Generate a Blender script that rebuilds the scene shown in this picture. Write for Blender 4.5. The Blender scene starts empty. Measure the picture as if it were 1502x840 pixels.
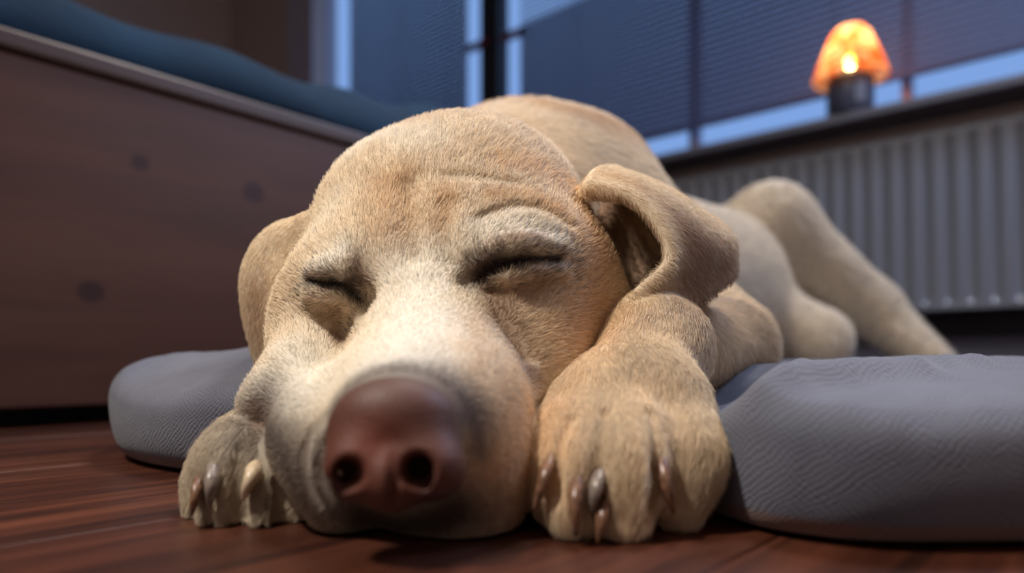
import bpy, bmesh, math, random
import numpy as np
from mathutils import Vector, Matrix

random.seed(7)
RNG = np.random.default_rng(11)
FUR = True

# ------------------------------------------------------------------ camera, world, light, exposure
S = bpy.context.scene
FPX, HX, HY, CH = 1010.0, 751.0, 530.0, 0.0605       # focal length in pixels, principal point, horizon row, eye height
cam_d = bpy.data.cameras.new('camera'); cam = bpy.data.objects.new('camera', cam_d)
S.collection.objects.link(cam); S.camera = cam
cam.location = (0, 0, CH); cam.rotation_euler = (math.pi/2, 0, 0)
cam_d.sensor_fit = 'HORIZONTAL'; cam_d.sensor_width = 36; cam_d.lens = 36*FPX/1502
cam_d.shift_y = (HY-420)/1502; cam_d.clip_start = 0.02; cam_d.clip_end = 50
cam_d.dof.use_dof = True; cam_d.dof.focus_distance = 0.315; cam_d.dof.aperture_fstop = 3.9

w = bpy.data.worlds.new('dusk'); S.world = w; w.use_nodes = True
bg = w.node_tree.nodes['Background']; bg.inputs[0].default_value = (0.21, 0.37, 0.75, 1); bg.inputs[1].default_value = 1.0

def area_light(name, loc, target, size, energy, color, sy=None):
    d = bpy.data.lights.new(name, 'AREA'); d.energy = energy; d.color = color
    d.shape = 'RECTANGLE' if sy else 'DISK'; d.size = size
    if sy: d.size_y = sy
    o = bpy.data.objects.new(name, d); S.collection.objects.link(o); o.location = loc
    o.rotation_euler = (Vector(target)-Vector(loc)).to_track_quat('-Z', 'Y').to_euler()
    return o
kd = bpy.data.lights.new('reading_lamp_light', 'SPOT'); kd.energy = 49; kd.color = (1.0, .93, .85); kd.spot_size = math.radians(54); kd.spot_blend = 1.0; kd.shadow_soft_size = .06
key = bpy.data.objects.new('reading_lamp_light', kd); S.collection.objects.link(key); key.location = (-.50, .02, .95)
key.rotation_euler = (Vector((.03, .36, .09))-key.location).to_track_quat('-Z', 'Y').to_euler()
top_fill = area_light('overhead_fill', (0.12, 0.85, 1.7), (0.12, 0.75, 0), 0.4, 15.0, (1.0, 0.90, 0.82))  # unseen fill added to brighten the dog's back and the room
pd = bpy.data.lights.new('glint_fill_light', 'POINT'); pd.energy = 2.3; pd.color = (1, .88, .74); pd.shadow_soft_size = .04
glint_fill = bpy.data.objects.new('glint_fill_light', pd); S.collection.objects.link(glint_fill); glint_fill.location = (-.35, -.55, 1.42)  # unseen point light added for radiator glints and gentle fill
fill = area_light('window_daylight', (1.15, 0.9, 1.5), (0.1, 0.5, 0.1), 0.6, 20.0, (0.50, 0.66, 1.0))

S.view_settings.view_transform = 'Standard'; S.view_settings.look = 'None'
S.view_settings.gamma = 1; S.view_settings.use_curve_mapping = False
S.view_settings.exposure = 0.0

# ------------------------------------------------------------------ helpers
def P(x, y, Y):
    return np.array([(x-HX)/FPX*Y, Y, CH+(HY-y)/FPX*Y])
def srgb(r, g, b):
    f = lambda c: (c/255/12.92 if c/255 <= .04045 else ((c/255+.055)/1.055)**2.4)
    return (f(r), f(g), f(b))
class N:
    """tiny node helper"""
    def __init__(s, name, color=(.5,.5,.5), rough=.6, **kw):
        s.m = bpy.data.materials.new(name); s.m.use_nodes = True; s.t = s.m.node_tree
        s.b = s.t.nodes['Principled BSDF']
        s.b.inputs['Base Color'].default_value = (*color, 1); s.b.inputs['Roughness'].default_value = rough
        for k, v in kw.items(): s.b.inputs[k.replace('_', ' ')].default_value = v
    def n(s, t, **kw):
        x = s.t.nodes.new(t)
        for k, v in kw.items():
            if k.startswith('i_'): x.inputs[k[2:].replace('_', ' ')].default_value = v
            else: setattr(x, k, v)
        return x
    def l(s, a, b): s.t.links.new(a, b)
    def mix(s, fac, a, b, mode='MIX'):
        x = s.n('ShaderNodeMix', data_type='RGBA', blend_type=mode)
        for i, v in ((0, fac), (6, a), (7, b)):
            if hasattr(v, 'is_linked') or isinstance(v, bpy.types.NodeSocket): s.l(v, x.inputs[i])
            else: x.inputs[i].default_value = v if i == 0 else ((*v, 1) if len(v) == 3 else v)
        return x.outputs[2]
    def math(s, op, a, b=0.0, clamp=False):
        x = s.n('ShaderNodeMath', operation=op, use_clamp=clamp)
        for i, v in ((0, a), (1, b)):
            if isinstance(v, bpy.types.NodeSocket): s.l(v, x.inputs[i])
            else: x.inputs[i].default_value = v
        return x.outputs[0]
    def ramp(s, fac, stops):
        x = s.n('ShaderNodeValToRGB'); s.l(fac, x.inputs[0]); e = x.color_ramp.elements
        while len(e) < len(stops): e.new(.5)
        for el, (p, c) in zip(e, stops): el.position = p; el.color = (*c, 1) if len(c) == 3 else c
        return x.outputs[0]
    def noise(s, scale, detail=3, rough=.5, vec=None, dist=0):
        x = s.n('ShaderNodeTexNoise'); x.inputs['Scale'].default_value = scale; x.inputs['Detail'].default_value = detail
        x.inputs['Roughness'].default_value = rough; x.inputs['Distortion'].default_value = dist
        if vec is not None: s.l(vec, x.inputs['Vector'])
        return x.outputs[0]
    def bump(s, h, strength=.3, dist=.001, prev=None):
        x = s.n('ShaderNodeBump'); x.inputs['Strength'].default_value = strength; x.inputs['Distance'].default_value = dist
        s.l(h, x.inputs['Height'])
        if prev is not None: s.l(prev, x.inputs['Normal'])
        s.l(x.outputs[0], s.b.inputs['Normal']); return x.outputs[0]
def objcoord(m, scale=(1, 1, 1), rot=(0, 0, 0)):
    tc = m.n('ShaderNodeTexCoord'); mp = m.n('ShaderNodeMapping')
    mp.inputs['Scale'].default_value = scale; mp.inputs['Rotation'].default_value = rot
    m.l(tc.outputs['Object'], mp.inputs[0]); return mp.outputs[0]

def link(name, me, mat=None, parent=None, loc=None):
    o = bpy.data.objects.new(name, me); S.collection.objects.link(o)
    if mat is not None: me.materials.append(mat)
    if parent is not None: o.parent = parent
    if loc is not None: o.location = loc
    return o
def pydata(name, v, f, mat=None, parent=None, smooth=False):
    me = bpy.data.meshes.new(name); me.from_pydata([tuple(x) for x in v], [], [tuple(x) for x in f]); me.update()
    if smooth: me.shade_smooth()
    return link(name, me, mat, parent)
def tag(o, label=None, cat=None, group=None, kind=None):
    for k, v in (('label', label), ('category', cat), ('group', group), ('kind', kind)):
        if v: o[k] = v
    return o
def empty(name, loc=(0, 0, 0), rz=0):
    o = bpy.data.objects.new(name, None); S.collection.objects.link(o); o.location = loc; o.rotation_euler = (0, 0, rz)
    o.empty_display_size = .05; return o
def box(bm, x0, x1, y0, y1, z0, z1):
    v = [bm.verts.new((x, y, z)) for z in (z0, z1) for y in (y0, y1) for x in (x0, x1)]
    for f in ((0,2,3,1),(4,5,7,6),(0,1,5,4),(2,6,7,3),(0,4,6,2),(1,3,7,5)): bm.faces.new([v[i] for i in f])
def bobj(name, bm, mat=None, parent=None, bevel=0, seg=2, smooth=False):
    if bevel:
        bmesh.ops.bevel(bm, geom=list(bm.edges), offset=bevel, segments=seg, affect='EDGES', profile=.5)
    bmesh.ops.recalc_face_normals(bm, faces=bm.faces)
    me = bpy.data.meshes.new(name); bm.to_mesh(me); bm.free()
    if smooth: me.shade_smooth()
    return link(name, me, mat, parent)
def boxobj(name, x0, x1, y0, y1, z0, z1, mat=None, parent=None, bevel=0):
    bm = bmesh.new(); box(bm, x0, x1, y0, y1, z0, z1); return bobj(name, bm, mat, parent, bevel, smooth=False)
def lathe(name, prof, mat, parent=None, n=40):
    v, f = [], []
    for r, z in prof:
        for k in range(n): a = 2*math.pi*k/n; v.append((r*math.cos(a), r*math.sin(a), z))
    for i in range(len(prof)-1):
        for k in range(n): f.append((i*n+k, i*n+(k+1) % n, (i+1)*n+(k+1) % n, (i+1)*n+k))
    return pydata(name, v, f, mat, parent, True)

# room frame: local x runs along the window wall (to the right in the picture), local y away from the room, z up
ANG = -math.atan2(.663, .749)
ROOM = Matrix.Translation((1.115, 1.5, 0)) @ Matrix.Rotation(ANG, 4, 'Z')
def in_room(o): o.matrix_world = ROOM @ o.matrix_basis; return o

# ------------------------------------------------------------------ setting materials
m = N('wall_paint', srgb(208, 186, 172), .85); co = objcoord(m); m.bump(m.noise(60, 4, vec=co), .15, .002); M_WALL = m.m
m = N('ceiling_paint', srgb(200, 195, 188), .9); M_CEIL = m.m
m = N('white_window_frame', srgb(196, 192, 206), .4); M_FRAME = m.m
m = N('window_sill', srgb(92, 92, 102), .45); M_SILL = m.m
m = N('window_glass', (1, 1, 1), .02, Transmission_Weight=1.0, IOR=1.02); M_GLASS = m.m
m = N('radiator_enamel', srgb(118, 122, 130), .3, Coat_Weight=.6, Coat_Roughness=.05); M_RAD = m.m
m = N('dark_metal', srgb(30, 30, 34), .5); M_DARK = m.m
m = N('red_brown_hinge', srgb(110, 30, 40), .5); M_HINGE = m.m
m = N('blue_grey_baseboard', srgb(96, 100, 118), .5); M_BASEB = m.m
# blind slats: thin aluminium, letting a little blue light through
m = N('blind_slat', srgb(80, 88, 124), .5)
tr = m.n('ShaderNodeBsdfTranslucent'); tr.inputs[0].default_value = (*srgb(120, 128, 160), 1)
mx = m.n('ShaderNodeMixShader'); mx.inputs[0].default_value = .22
m.l(m.b.outputs[0], mx.inputs[1]); m.l(tr.outputs[0], mx.inputs[2]); m.l(mx.outputs[0], m.t.nodes['Material Output'].inputs[0])
M_SLAT = m.m
# floor planks
def plank_mat():
    m = N('laminate_plank', (.1, .04, .02), .38)
    co = objcoord(m, (1, 1, 1))
    oi = m.n('ShaderNodeObjectInfo')
    add = m.n('ShaderNodeVectorMath', operation='ADD'); m.l(co, add.inputs[0])
    cmb = m.n('ShaderNodeCombineXYZ'); m.l(m.math('MULTIPLY', oi.outputs['Random'], 13.0), cmb.inputs[2]); m.l(cmb.outputs[0], add.inputs[1])
    mp = m.n('ShaderNodeMapping'); mp.inputs['Scale'].default_value = (70, 5, 20); m.l(add.outputs[0], mp.inputs[0])
    g = m.noise(1.0, 8, .62, vec=mp.outputs[0], dist=.6)
    mp2 = m.n('ShaderNodeMapping'); mp2.inputs['Scale'].default_value = (14, 1.4, 8); m.l(add.outputs[0], mp2.inputs[0])
    g2 = m.noise(1.0, 4, .55, vec=mp2.outputs[0], dist=1.5)
    c1 = m.ramp(g, [(.30, srgb(50, 33, 27)), (.48, srgb(92, 61, 48)), (.7, srgb(124, 85, 67))])
    c2 = m.ramp(g2, [(.30, srgb(96, 60, 46)), (.5, srgb(205, 168, 150)), (.75, srgb(255, 225, 205))])
    c = m.mix(1.0, c1, c2, 'MULTIPLY')
    m.l(c, m.b.inputs['Base Color'])
    m.bump(g, .25, .0006)
    return m.m
M_PLANK = plank_mat()
def pine():
    m = N('pine_board', (.3, .15, .07), .5)
    co = objcoord(m, (1.2, 1.2, 14))
    g = m.noise(1.6, 6, .55, vec=co, dist=.8)
    c = m.ramp(g, [(.3, srgb(78, 46, 34)), (.55, srgb(94, 57, 42)), (.8, srgb(106, 66, 48))])
    # knots: dark oval spots at fixed places of the board
    tc = m.n('ShaderNodeTexCoord'); fac = None
    for (kx, kz, kr) in KNOTS:
        mp = m.n('ShaderNodeMapping', vector_type='POINT')
        mp.inputs['Location'].default_value = (-kx/kr, 0, -kz/kr*1.15); mp.inputs['Scale'].default_value = (1/kr, 0, 1.15/kr)
        m.l(tc.outputs['Object'], mp.inputs[0])
        ln = m.n('ShaderNodeVectorMath', operation='LENGTH'); m.l(mp.outputs[0], ln.inputs[0])
        v = m.ramp(ln.outputs['Value'], [(.0, (1, 1, 1)), (.55, (.85, .85, .85)), (1.0, (0, 0, 0))])
        fac = v if fac is None else m.math('MAXIMUM', fac, v)
    c = m.mix(fac, c, srgb(52, 18, 18)); m.l(c, m.b.inputs['Base Color'])
    m.bump(g, .12, .001)
    return m.m
KNOTS = [(.238, .254, .017), (.116, .262, .012), (.072, .128, .016), (-.12, .21, .014), (.62, .12, .015)]
M_PINE = pine()
m = N('rail_wood', srgb(84, 68, 66), .4); m.bump(m.noise(12, 4, vec=objcoord(m, (1, 8, 8))), .1, .001); M_RAIL = m.m

# ------------------------------------------------------------------ room shell (built in the room frame)
XR, XL, YW, YF, ZC = 0.9, -3.9, .14, -3.2, 2.5         # right wall, left wall, window wall, wall behind camera, ceiling
floor = boxobj('floor', XL-.1, XR+.1, YF-.1, .2, -.06, -.013, M_DARK); tag(floor, kind='structure'); in_room(floor)
# laminate planks, long side towards the window
PW, PL = .185, 1.28
bmp = bmesh.new(); box(bmp, -PW/2+.0003, PW/2-.0003, -PL/2+.0003, PL/2-.0003, -.012, 0)
bmesh.ops.bevel(bmp, geom=[e for e in bmp.edges if all(v.co.z > -.001 for v in e.verts)], offset=.0005, segments=1, affect='EDGES')
bmesh.ops.recalc_face_normals(bmp, faces=bmp.faces)
pme = bpy.data.meshes.new('plank'); bmp.to_mesh(pme); bmp.free(); pme.materials.append(M_PLANK)
ci = 0; x = XL-.10+PW/2
while x+PW/2 < XR+.12:
    y = YF-.2 - (ci*.47 % PL)
    while y-PL/2 < YW:
        o = bpy.data.objects.new('plank', pme); S.collection.objects.link(o); o.parent = floor; o.location = (x, y, 0); y += PL
    x += PW; ci += 1
tag(in_room(boxobj('ceiling', XL-.1, XR+.1, YF-.1, .2, ZC, ZC+.1, M_CEIL)), kind='structure')
tag(in_room(boxobj('wall_left', XL-.1, XL, YF-.1, .2, -.06, ZC, M_WALL)), kind='structure')
tag(in_room(boxobj('wall_right', XR, XR+.1, YF-.1, .2, -.06, ZC, M_WALL)), kind='structure')
tag(in_room(boxobj('wall_front', XL, XR, YF-.1, YF, -.06, ZC, M_WALL)), kind='structure')

def room_x(px, off):
    """coordinate along the window wall of the point seen at column px on the plane off behind the sill's edge"""
    k = (px-HX)/FPX; c, s = .749, .663
    # X = 1.115 + x*c + off*s ; Y = 1.5 - x*s + off*c
    return (k*(1.5+off*c) - 1.115 - off*s)/(c + k*s)
def room_z(py, px, off):
    x = room_x(px, off); Y = 1.5 - x*.663 + off*.749
    return CH + (HY-py)/FPX*Y
WX0, WX1, WZ0, WZ1 = room_x(466, .2), .78, .70, 2.15     # window opening
bm = bmesh.new()
box(bm, XL, WX0, YW, YW+.18, -.06, ZC); box(bm, WX1, XR, YW, YW+.18, -.06, ZC)
box(bm, WX0, WX1, YW, YW+.18, -.06, WZ0-.03); box(bm, WX0, WX1, YW, YW+.18, WZ1, ZC)
wb = bobj('wall_back', bm, M_WALL); tag(wb, kind='structure'); in_room(wb)
bm = bmesh.new(); xa, xb = room_x(423, .14), room_x(461, .14)
box(bm, xa, xb, YW-.012, YW, .74, 2.2)
tag(in_room(bobj('trim_1', bm, M_FRAME, bevel=.003)), kind='structure')
tag(in_room(boxobj('baseboard_back', XL, XR, YW-.012, YW, 0, .118, M_BASEB)), kind='structure')
m = N('shade_navy', srgb(20, 22, 34), .6)
tag(in_room(boxobj('shade_strip', XL, XR, YW-.008, YW, .118, .20, m.m)), kind='structure')  # dark strip that paints in the shade below the radiator
tag(in_room(boxobj('trim_2', WX0-.02, WX1+.05, .0, YW+.12, .667, .690, M_SILL, bevel=.004)), 'pale window sill board above the radiator', kind='structure')

# windows: two casements, blinds in front
GP = .27
mull0, mull1 = room_x(711, GP), room_x(737, GP)
def window(name, x0, x1, bars):
    bm = bmesh.new(); fw = .035
    box(bm, x0, x1, GP-.02, GP+.03, .70, .70+fw); box(bm, x0, x1, GP-.02, GP+.03, WZ1-fw, WZ1)
    root = tag(in_room(bobj(name, bm, M_FRAME)), kind='structure')
    for b0, b1 in bars: boxobj('window_bar', b0, b1, GP-.02, GP+.03, .70+fw, WZ1-fw, M_FRAME, root, .003)
    xs = [x0]+[v for b in bars for v in b]+[x1]
    for i in range(0, len(xs), 2):
        if xs[i+1]-xs[i] > .03: boxobj('pane', xs[i], xs[i+1], GP, GP+.006, .70+fw, WZ1-fw, M_GLASS, root)
    return root
w1x0 = room_x(483, GP)
w1 = window('window_1', w1x0-.03, mull0, [(w1x0-.03, w1x0)])
bmx = lambda px: room_x(px, GP)
w2 = window('window_2', mull1, WX1, [(bmx(1014), bmx(1025)), (bmx(1324), bmx(1339))])
mu = boxobj('trim_3', mull0, mull1, GP-.03, GP+.04, .70, WZ1, M_DARK, bevel=.003); tag(in_room(mu), kind='structure')
for root, p0, p1, py in ((w1, 687, 710, 66), (w2, 738, 764, 50)):
    z = room_z(py, (p0+p1)/2, .23)
    boxobj('hinge', room_x(p0-3, .23), room_x(p1+3, .23), .225, .25, z-.014, z+.014, M_HINGE, root, .004)

# blinds
def blind(label, x0, x1, bottom, tilt, open_above, name='window_blind'):
    off, pitch, sw = .20, .0210, .0222
    root = empty(name, (0, off, bottom)); in_room(root)
    tag(root, label, 'blind', 'slatted window blinds')
    v, f = [], []; K = 5
    for i in range(K):
        s = (i/(K-1)-.5); yy = s*sw; zz = -.9*sw*.25*(s*2)**2*.35
        c, sn = math.cos(tilt), math.sin(tilt)
        Yr, Zr = yy*c-zz*sn, yy*sn+zz*c
        for xx in (x0, x1): v.append((xx, Yr, Zr))
    for i in range(K-1): f.append((2*i, 2*i+1, 2*i+3, 2*i+2))
    n0 = len(v); v += [(a, b, c-.0003) for a, b, c in v]
    f += [(a+n0, d+n0, c+n0, b+n0) for a, b, c, d in f]
    me = bpy.data.meshes.new('slat'); me.from_pydata(v, [], f); me.update(); me.materials.append(M_SLAT); me.shade_smooth()
    z = .022; zt = WZ1-bottom-.05
    while z < zt:
        o = bpy.data.objects.new('slat', me); S.collection.objects.link(o); o.parent = root; o.location = (0, 0, z); z += pitch
        if bottom+z > open_above: o.rotation_euler = (math.radians(-22), 0, 0)
    boxobj('bottom_rail', x0, x1, -.011, .011, 0, .012, M_SLAT, root, .002)
    boxobj('head_rail', x0, x1, -.02, .02, zt, zt+.04, M_SLAT, root, .003)
    for q in (.12, .5, .88):
        xx = x0+(x1-x0)*q; boxobj('cord', xx-.0012, xx+.0012, -.0135, -.012, .01, zt, M_SLAT, root)
blind('slatted blind in the narrow left window beside the bed', room_x(513, .2), room_x(686, .2), .80, math.radians(75), 2.3)
blind('wide slatted blind behind the small lit lamp', room_x(763, .2), WX1-.04, .814, math.radians(75), 1.42)

# radiator
rad = empty('radiator', (0, 0, 0)); in_room(rad)
tag(rad, 'off-white ribbed panel radiator under the window sill', 'radiator')
rx0, rx1, rz0, rz1 = -1.05, .45, .185, .615
v, f = [], []; pitch, dep = .046, .012
xs = []; x = rx0
prof = [(0, 1), (.28, 1), (.40, .75), (.46, .2), (.5, 0), (.66, 0), (.70, .2), (.76, .75), (.88, 1)]
while x < rx1:
    for u, d in prof: xs.append((x+u*pitch, d))
    x += pitch
zr = [(0, 0), (.008, .0), (.03, .0), (.045, .5), (.065, 1), (.5, 1), (.935, 1), (.955, .5), (.97, 0), (.99, 0), (1, 0)]
for q, a in zr:
    for xx, d in xs: v.append((xx, .055+(1-d)*dep*a, rz0+q*(rz1-rz0)))
n = len(xs)
for i in range(len(zr)-1):
    for k in range(n-1): f.append((i*n+k, i*n+k+1, (i+1)*n+k+1, (i+1)*n+k))
pydata('front_panel', v, f, M_RAD, rad, True)
boxobj('rear_panel', rx0, rx1, .105, .112, rz0, rz1, M_RAD, rad)
bm = bmesh.new()
for k in range(74): xx = rx0+.01+k*.02; box(bm, xx, xx+.012, .057, .108, rz1-.001, rz1+.006)
bobj('top_grille', bm, M_RAD, rad)
boxobj('side_cover', rx0-.004, rx0, .052, .112, rz0, rz1+.006, M_RAD, rad); boxobj('side_cover', rx1, rx1+.004, .052, .112, rz0, rz1+.006, M_RAD, rad)
for xx in (rx0+.15, rx1-.15): boxobj('wall_bracket', xx-.015, xx+.015, .112, .139, .25, .55, M_RAD, rad)

# ------------------------------------------------------------------ lamp on the sill
lx, loff = room_x(1247, .05), .05
lamp = empty('table_lamp', tuple(ROOM @ Vector((lx, loff, .690))))
tag(lamp, 'small lit candle lamp with glowing orange shade standing on the window sill', 'lamp')
m = N('lamp_holder', srgb(62, 66, 84), .35); M_HOLD = m.m
lathe('base', [(0, 0), (.052, 0), (.056, .004), (.056, .096), (.054, .100), (.050, .100), (.050, .06), (0, .06)], M_HOLD, lamp)
boxobj('label_plate', -.017, .014, -.0585, -.0555, .02, .085, M_SILL, lamp, .002)
m = N('amber_glass_shade', srgb(255, 120, 40), .35)
g = m.noise(26, 3, .5, vec=objcoord(m), dist=1.0)
c = m.ramp(g, [(.34, srgb(228, 92, 44)), (.46, srgb(252, 160, 92)), (.58, srgb(255, 222, 186))])
trn = m.n('ShaderNodeBsdfTranslucent'); m.l(c, trn.inputs[0]); m.l(c, m.b.inputs['Base Color'])
tp = m.n('ShaderNodeBsdfTransparent'); m.l(c, tp.inputs[0])
a1 = m.n('ShaderNodeMixShader'); a1.inputs[0].default_value = .72; m.l(m.b.outputs[0], a1.inputs[1]); m.l(trn.outputs[0], a1.inputs[2])
a2 = m.n('ShaderNodeMixShader'); a2.inputs[0].default_value = .30; m.l(a1.outputs[0], a2.inputs[1]); m.l(tp.outputs[0], a2.inputs[2])
m.l(a2.outputs[0], m.t.nodes['Material Output'].inputs[0]); M_SHADE = m.m
lathe('lamp_shade', [(.088, .098), (.090, .102), (.078, .14), (.062, .180), (.047, .215), (.034, .230), (.012, .236)], M_SHADE, lamp)
m = N('candle_flame', (1, .6, .25), .5); m.b.inputs['Emission Color'].default_value = (1, .62, .25, 1); m.b.inputs['Emission Strength'].default_value = 60; M_FLAME = m.m
fl_d = bpy.data.lights.new('candle_light', 'POINT'); fl_d.energy = .60; fl_d.color = (1, .60, .30); fl_d.shadow_soft_size = .012
fl_o = bpy.data.objects.new('candle_light', fl_d); S.collection.objects.link(fl_o); fl_o.location = ROOM @ Vector((lx, loff,   .690+.185))
lathe('candle', [(0, .0601), (.019, .0601), (.019, .122), (0, .120)], M_SILL, lamp)
lathe('flame', [(0, .125), (.008, .130), (.0115, .142), (.0085, .154), (.0025, .164), (0, .168)], M_FLAME, lamp)

# ------------------------------------------------------------------ bed: local x runs along its long side
BED = Matrix.Translation((-.454, .611, 0)) @ Matrix.Rotation(math.atan2(.749, .663), 4, 'Z')
bed = empty('bed'); bed.matrix_world = BED
tag(bed, 'wooden bed with plain knotty pine side board left of the dog', 'bed')
boxobj('side_board', -.75, 1.22, .0, .024, .018, .338, M_PINE, bed, .002)
boxobj('top_rail', -.75, 1.22, -.006, .032, .339, .3575, M_RAIL, bed, .004)
boxobj('plinth', -.70, 1.17, .06, .09, 0, .05, M_DARK, bed)
boxobj('end_board', 1.196, 1.22, .0245, 1.56, .018, .3575, M_PINE, bed, .002)
boxobj('end_board', -.75, -.726, .0245, 1.56, .018, .3575, M_PINE, bed, .002)
boxobj('side_board', -.75, 1.22, 1.561, 1.585, .018, .3575, M_PINE, bed, .002)
m = N('mattress_cloth', srgb(120, 120, 124), .9); M_MATT = m.m
mt = boxobj('mattress', -.72, 1.19, .036, 1.555, .10, .372, M_MATT, None, .02); mt.matrix_world = BED
tag(mt, 'mattress inside the wooden bed under the blue blanket', 'mattress')
m = N('blue_blanket', srgb(20, 56, 84), .95); co = objcoord(m)
c = m.ramp(m.noise(5, 4, vec=co), [(.3, srgb(6, 34, 54)), (.7, srgb(20, 62, 90))]); m.l(c, m.b.inputs['Base Color'])
m.bump(m.noise(180, 3, vec=co), .5, .003); M_BLANK = m.m
v, f = [], []; NX, NY = 150, 50
for j in range(NY):
    q = j/(NY-1)
    for i in range(NX):
        s = -.74+1.95*i/(NX-1)
        fold = .014*math.sin(s*9+1.3+2.0*q)+.012*math.sin(s*6-q*38+.6)+.007*math.sin(s*31+q*14)
        edge = min(q/.12, 1)
        y = .012+q*1.5+.008*math.sin(s*13+.5)*(1-edge); prof_ = math.sin(edge*math.pi/2)**.6
        z = .361+(.100+.022*max(s, 0)+fold)*prof_+(.004)
        e2 = min((1-i/(NX-1))/.05, 1); z = .364+(z-.364)*math.sin(e2*math.pi/2)**.7
        v.append((s, y, z))
for j in range(NY-1):
    for i in range(NX-1): f.append((j*NX+i, j*NX+i+1, (j+1)*NX+i+1, (j+1)*NX+i))
bl = pydata('blanket', v, f, M_BLANK, None, True); bl.matrix_world = BED
md = bl.modifiers.new('thick', 'SOLIDIFY'); md.thickness = .006; md.offset = -1
tag(bl, 'dark teal blue blanket rumpled over the wooden bed', 'blanket')



# ------------------------------------------------------------------ sculpting kit: signed distances meshed with surface nets
def nrm(a): a = np.asarray(a, float); return a/np.linalg.norm(a)
def frame(fwd, right):
    f = nrm(fwd); r = np.asarray(right, float); r = nrm(r-f*np.dot(r, f)); u = np.cross(f, r)
    return np.array([r, u, f])                       # rows: right, up, forward
class Ell:
    def __init__(s, c, r, M=None):
        s.c = np.asarray(c, np.float32); s.r = np.asarray(r, np.float32); s.M = None if M is None else np.asarray(M, np.float32); s.R = float(max(r)); s.bc = s.c
    def __call__(s, p):
        q = p-s.c
        if s.M is not None: q = q@s.M.T
        a = np.linalg.norm(q/s.r, axis=1); b = np.linalg.norm(q/(s.r*s.r), axis=1)
        return a*(a-1)/np.maximum(b, 1e-6)
class Cap:
    def __init__(s, a, b, ra, rb, flat=None):
        s.a = np.asarray(a, np.float32); s.b = np.asarray(b, np.float32); s.ra, s.rb = ra, rb
        s.bc = (s.a+s.b)/2; s.R = float(np.linalg.norm(s.b-s.a)/2+max(ra, rb))
        s.flat = flat                                # (axis, factor): squash across that axis
        if flat: s.ax = nrm(flat[0]).astype(np.float32); s.k = flat[1]; s.R *= max(1, 1)
    def __call__(s, p):
        ab = s.b-s.a; q = p-s.a
        if s.flat:
            h0 = np.clip(q@ab/np.dot(ab, ab), 0, 1)[:, None]; w = q-h0*ab
            w = w+np.outer(w@s.ax, s.ax)*(1/s.k-1)
            d = np.linalg.norm(w, axis=1)-(s.ra+(s.rb-s.ra)*h0[:, 0]); return d*s.k if s.k < 1 else d
        h = np.clip(q@ab/np.dot(ab, ab), 0, 1)
        return np.linalg.norm(q-h[:, None]*ab, axis=1)-(s.ra+(s.rb-s.ra)*h)
def catmull(pts, n):
    pts = np.asarray(pts, float); m = len(pts)
    if m == 2: t = np.linspace(0, 1, n)[:, None]; return pts[0]*(1-t)+pts[1]*t
    out = []
    for t in np.linspace(0, m-1-1e-9, n):
        i = int(t); u = t-i
        p1, p2 = pts[i], pts[i+1]; p0 = pts[i-1] if i else 2*p1-p2; p3 = pts[i+2] if i+2 < m else 2*p2-p1
        out.append(.5*((2*p1)+(-p0+p2)*u+(2*p0-5*p1+4*p2-p3)*u*u+(-p0+3*p1-3*p2+p3)*u**3))
    return np.array(out)
class Cloud:
    """spheres along a curve or a sheet; pts (n,3), radii (n)"""
    def __init__(s, pts, rad):
        s.p = np.asarray(pts, np.float32); s.rad = np.broadcast_to(np.asarray(rad, np.float32), (len(s.p),)).copy()
        s.bc = (s.p.max(0)+s.p.min(0))/2; s.R = float(np.max(np.linalg.norm(s.p-s.bc, axis=1))+s.rad.max())
    def __call__(s, p):
        out = np.empty(len(p), np.float32); c = s.bc
        sp = s.p-c; s2 = (sp*sp).sum(1)
        for i in range(0, len(p), 20000):
            q = p[i:i+20000]-c
            d2 = (q*q).sum(1)[:, None]-2*q@sp.T+s2
            out[i:i+20000] = (np.sqrt(np.maximum(d2, 1e-12))-s.rad).min(1)
        return out
def sheet(rows, thick, nu=60, nv=34):
    """rows of control points -> sheet of spheres, smoothly interpolated"""
    cols = [catmull(r, nv) for r in rows]; cols = np.array(cols)
    g = np.array([catmull(cols[:, j], nu) for j in range(nv)])      # nv,nu,3
    th = np.interp(np.linspace(0, 1, nu), np.linspace(0, 1, len(thick)), thick)
    return Cloud(g.reshape(-1, 3), np.tile(th, nv))
def tube(pts, rad, n=50):
    c = catmull(pts, n); r = np.interp(np.linspace(0, 1, n), np.linspace(0, 1, len(rad)), rad); return Cloud(c, r)
def evaluate(prims, p):
    d = np.full(len(p), 1e3, np.float32)
    for op, pr, k in prims:
        if op == 'floor':
            d = np.maximum(d, pr-p[:, 2]); continue
        lb = np.linalg.norm(p-pr.bc, axis=1)-pr.R
        if op == 'u':
            m = lb < d+k
            if not m.any(): continue
            q = pr(p[m]); a = d[m]
            if k > 0: h = np.maximum(k-np.abs(a-q), 0)/k; d[m] = np.minimum(a, q)-h*h*k*.25
            else: d[m] = np.minimum(a, q)
        elif op == 's':
            m = lb < k+.004
            if not m.any(): continue
            q = -pr(p[m]); a = d[m]; kk = max(k, 1e-5); h = np.maximum(kk-np.abs(a-q), 0)/kk; d[m] = np.maximum(a, q)+h*h*kk*.25
        elif op == 'g':                              # group: its own list, blended as one
            m = lb < d+k
            q = evaluate(pr.prims, p[m]); a = d[m]; kk = max(k, 1e-5); h = np.maximum(kk-np.abs(a-q), 0)/kk; d[m] = np.minimum(a, q)-h*h*kk*.25
    return d
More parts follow.
